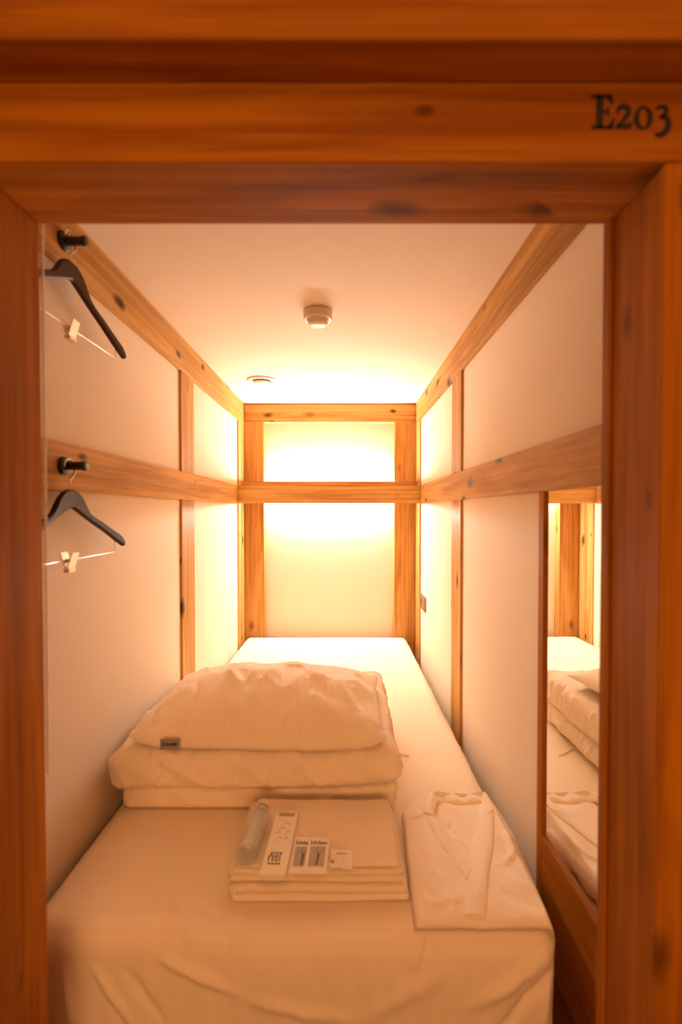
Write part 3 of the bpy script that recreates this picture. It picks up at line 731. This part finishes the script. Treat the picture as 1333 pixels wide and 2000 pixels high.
# ------------------------------------------------------------------ folded pyjama shirt
def SW(px, py, z=.522):
    p = G0(px, py, z); return (p.x, p.y)
LE = [SW(811, 1797), SW(803, 1740), SW(796, 1680), SW(790, 1625), SW(785, 1585), SW(800, 1568), SW(835, 1546)]
RE = [SW(1083, 1798), SW(1062, 1745), SW(1040, 1690), SW(1012, 1625), SW(1004, 1600), SW(975, 1568), SW(950, 1547)]
def edge(tab, Y):
    for (xa, ya), (xb, yb) in zip(tab, tab[1:]):
        if Y <= yb: return xa+(xb-xa)*max(0, (Y-ya))/(yb-ya)
    return tab[-1][0]
YS0, YS1 = LE[0][1]+.0, SW(900, 1546)[1]
NECK = [SW(848, 1552), SW(843, 1580), SW(868, 1640), SW(914, 1722), SW(928, 1650), SW(944, 1560), SW(946, 1549)]
def inside(poly, x, y):
    r = False; j = len(poly)-1
    for i in range(len(poly)):
        xi, yi = poly[i]; xj, yj = poly[j]
        if (yi > y) != (yj > y) and x < (xj-xi)*(y-yi)/(yj-yi)+xi: r = not r
        j = i
    return r
def dseg(poly, x, y):
    best = 9
    for (x0, y0), (x1, y1) in zip(poly, poly[1:]+poly[:1]):
        dx, dy = x1-x0, y1-y0; t_ = max(0, min(1, ((x-x0)*dx+(y-y0)*dy)/(dx*dx+dy*dy)))
        best = min(best, math.hypot(x-x0-t_*dx, y-y0-t_*dy))
    return best
SC = []
for (a0, b0, a1, b1, wpx, amp) in ((830, 1775, 890, 1752, 12, .006), (885, 1735, 900, 1765, 9, .004), (835, 1740, 880, 1775, 12, -.005), (990, 1610, 1005, 1680, 9, .004), (975, 1640, 1020, 1700, 8, -.004), (1010, 1655, 985, 1690, 7, .004),
        (870, 1590, 910, 1640, 9, .003), (900, 1600, 860, 1620, 8, -.002), (980, 1740, 1060, 1780, 12, -.005), (990, 1720, 1050, 1745, 12, .004), (880, 1625, 930, 1655, 7, .003), (820, 1640, 850, 1700, 10, .003), (845, 1700, 870, 1720, 9, .003),
        (1000, 1600, 1012, 1640, 7, .004), (885, 1680, 900, 1700, 6, -.002), (800, 1600, 830, 1590, 8, .004)):
    p, q = SW(a0, b0), SW(a1, b1); SC.append((p[0], p[1], q[0], q[1], wpx*.001, amp))
def shirt_h(x, y):
    l, r = edge(LE, y), edge(RE, y)
    d = min(x-l, r-x, (YS1-y)*1.0+.002, y-YS0+.004)
    h = .524 + .0035*noise.noise(Vector((x*11, y*9, 3))) + .0015*noise.noise(Vector((x*33, y*26, 5)))
    h += sum(crease(x, y, s) for s in SC)
    if inside(NECK, x, y): h -= .009*min(1, dseg(NECK, x, y)/.004)
    # falls off towards every edge
    e = max(0, min(1, d/.012)); h -= (1-math.sqrt(max(0, 1-(1-e)**2)))*.016
    over = max(0, x-(BX1-.008)); h -= over*.9
    fr = max(0, (BY0+.05)-y); h -= fr*fr*3
    return h
bm = bmesh.new(); NX, NY = 120, 170; A_ = []; B2 = []
for j in range(NY+1):
    y = YS0+(YS1-YS0)*j/NY; l, r = edge(LE, y), edge(RE, y)
    l += .0015*noise.noise(Vector((0, y*25, 0))); r += .003*noise.noise(Vector((9, y*22, 0)))
    ra = []; rb = []
    for i in range(NX+1):
        x = l+(r-l)*i/NX; h = shirt_h(x, y); yy = y + .002*noise.noise(Vector((x*25, j*.02, 1)))
        if j > NY-6: yy += .004*noise.noise(Vector((x*30, 4, 1)))
        ra.append(bm.verts.new((x, yy, h)))
        under = BZ+.003 - max(0, x-(BX1-.008))*.9
        rb.append(bm.verts.new((x, yy, min(h-.002, under))))
    A_.append(ra); B2.append(rb)
for j in range(NY):
    for i in range(NX):
        bm.faces.new((A_[j][i], A_[j][i+1], A_[j+1][i+1], A_[j+1][i])); bm.faces.new((B2[j][i], B2[j+1][i], B2[j+1][i+1], B2[j][i+1]))
    bm.faces.new((A_[j][0], A_[j+1][0], B2[j+1][0], B2[j][0])); bm.faces.new((A_[j][NX], B2[j][NX], B2[j+1][NX], A_[j+1][NX]))
for i in range(NX):
    bm.faces.new((A_[0][i], B2[0][i], B2[0][i+1], A_[0][i+1])); bm.faces.new((A_[NY][i], A_[NY][i+1], B2[NY][i+1], B2[NY][i]))
shp = Vector((.26, 1.04, BZ))
for v in bm.verts: v.co -= shp
ps = empty('pyjama_shirt', shp); tag(ps, 'folded white pyjama shirt with open collar beside the towels', 'shirt')
link('body', bm, SHIRT, ps, True)
def strip(name, left, right, lift=.0035, n_=60, th=.002, wob=.0):
    """a cloth strip between two polylines (photo pixels on the shirt), lying on the shirt"""
    Lp = smooth_path([(*SW(*p), 0) for p in left], 14); Rp = smooth_path([(*SW(*p), 0) for p in right], 14)
    def at(pts, f): k = f*(len(pts)-1); i = min(int(k), len(pts)-2); return pts[i].lerp(pts[i+1], k-i)
    bm = bmesh.new(); T = []; K = 10
    for s in range(n_+1):
        a1, a2 = at(Lp, s/n_), at(Rp, s/n_); row = []
        for k in range(K+1):
            p = a1.lerp(a2, k/K)
            hh = max(shirt_h(p.x, p.y), sum(shirt_h(a1.lerp(a2, q).x, a1.lerp(a2, q).y) for q in (.0, .5, 1))/3)
            e = math.sin(PI*k/K)**.4
            row.append((Vector((p.x, p.y, hh+lift*e+wob*noise.noise(Vector((p.x*40, p.y*30, 2))))), Vector((p.x, p.y, hh-th))))
        T.append(row)
    U = [[bm.verts.new(a-shp) for a, b_ in r] for r in T]; D = [[bm.verts.new(b_-shp) for a, b_ in r] for r in T]
    for s in range(n_):
        for k in range(K):
            bm.faces.new((U[s][k], U[s+1][k], U[s+1][k+1], U[s][k+1])); bm.faces.new((D[s][k], D[s][k+1], D[s+1][k+1], D[s+1][k]))
        bm.faces.new((U[s][0], D[s][0], D[s+1][0], U[s+1][0])); bm.faces.new((U[s][K], U[s+1][K], D[s+1][K], D[s][K]))
    for s in (0, n_):
        for k in range(K): bm.faces.new((U[s][k], U[s][k+1], D[s][k+1], D[s][k]))
    return link(name, bm, SHIRT, ps, True)
strip('placket', [(944, 1552), (934, 1640), (922, 1700), (908, 1785)], [(966, 1585), (966, 1640), (958, 1700), (950, 1787)], .0045, wob=.0015)
strip('placket', [(830, 1590), (845, 1622), (870, 1665), (912, 1722)], [(848, 1590), (864, 1618), (888, 1650), (916, 1700)], .0035, wob=.003)
strip('collar', [(826, 1590), (836, 1558), (850, 1546), (900, 1552), (944, 1546), (956, 1560), (966, 1586)], [(850, 1598), (852, 1574), (862, 1563), (900, 1567), (936, 1562), (943, 1575), (946, 1600)], .005, wob=.003)
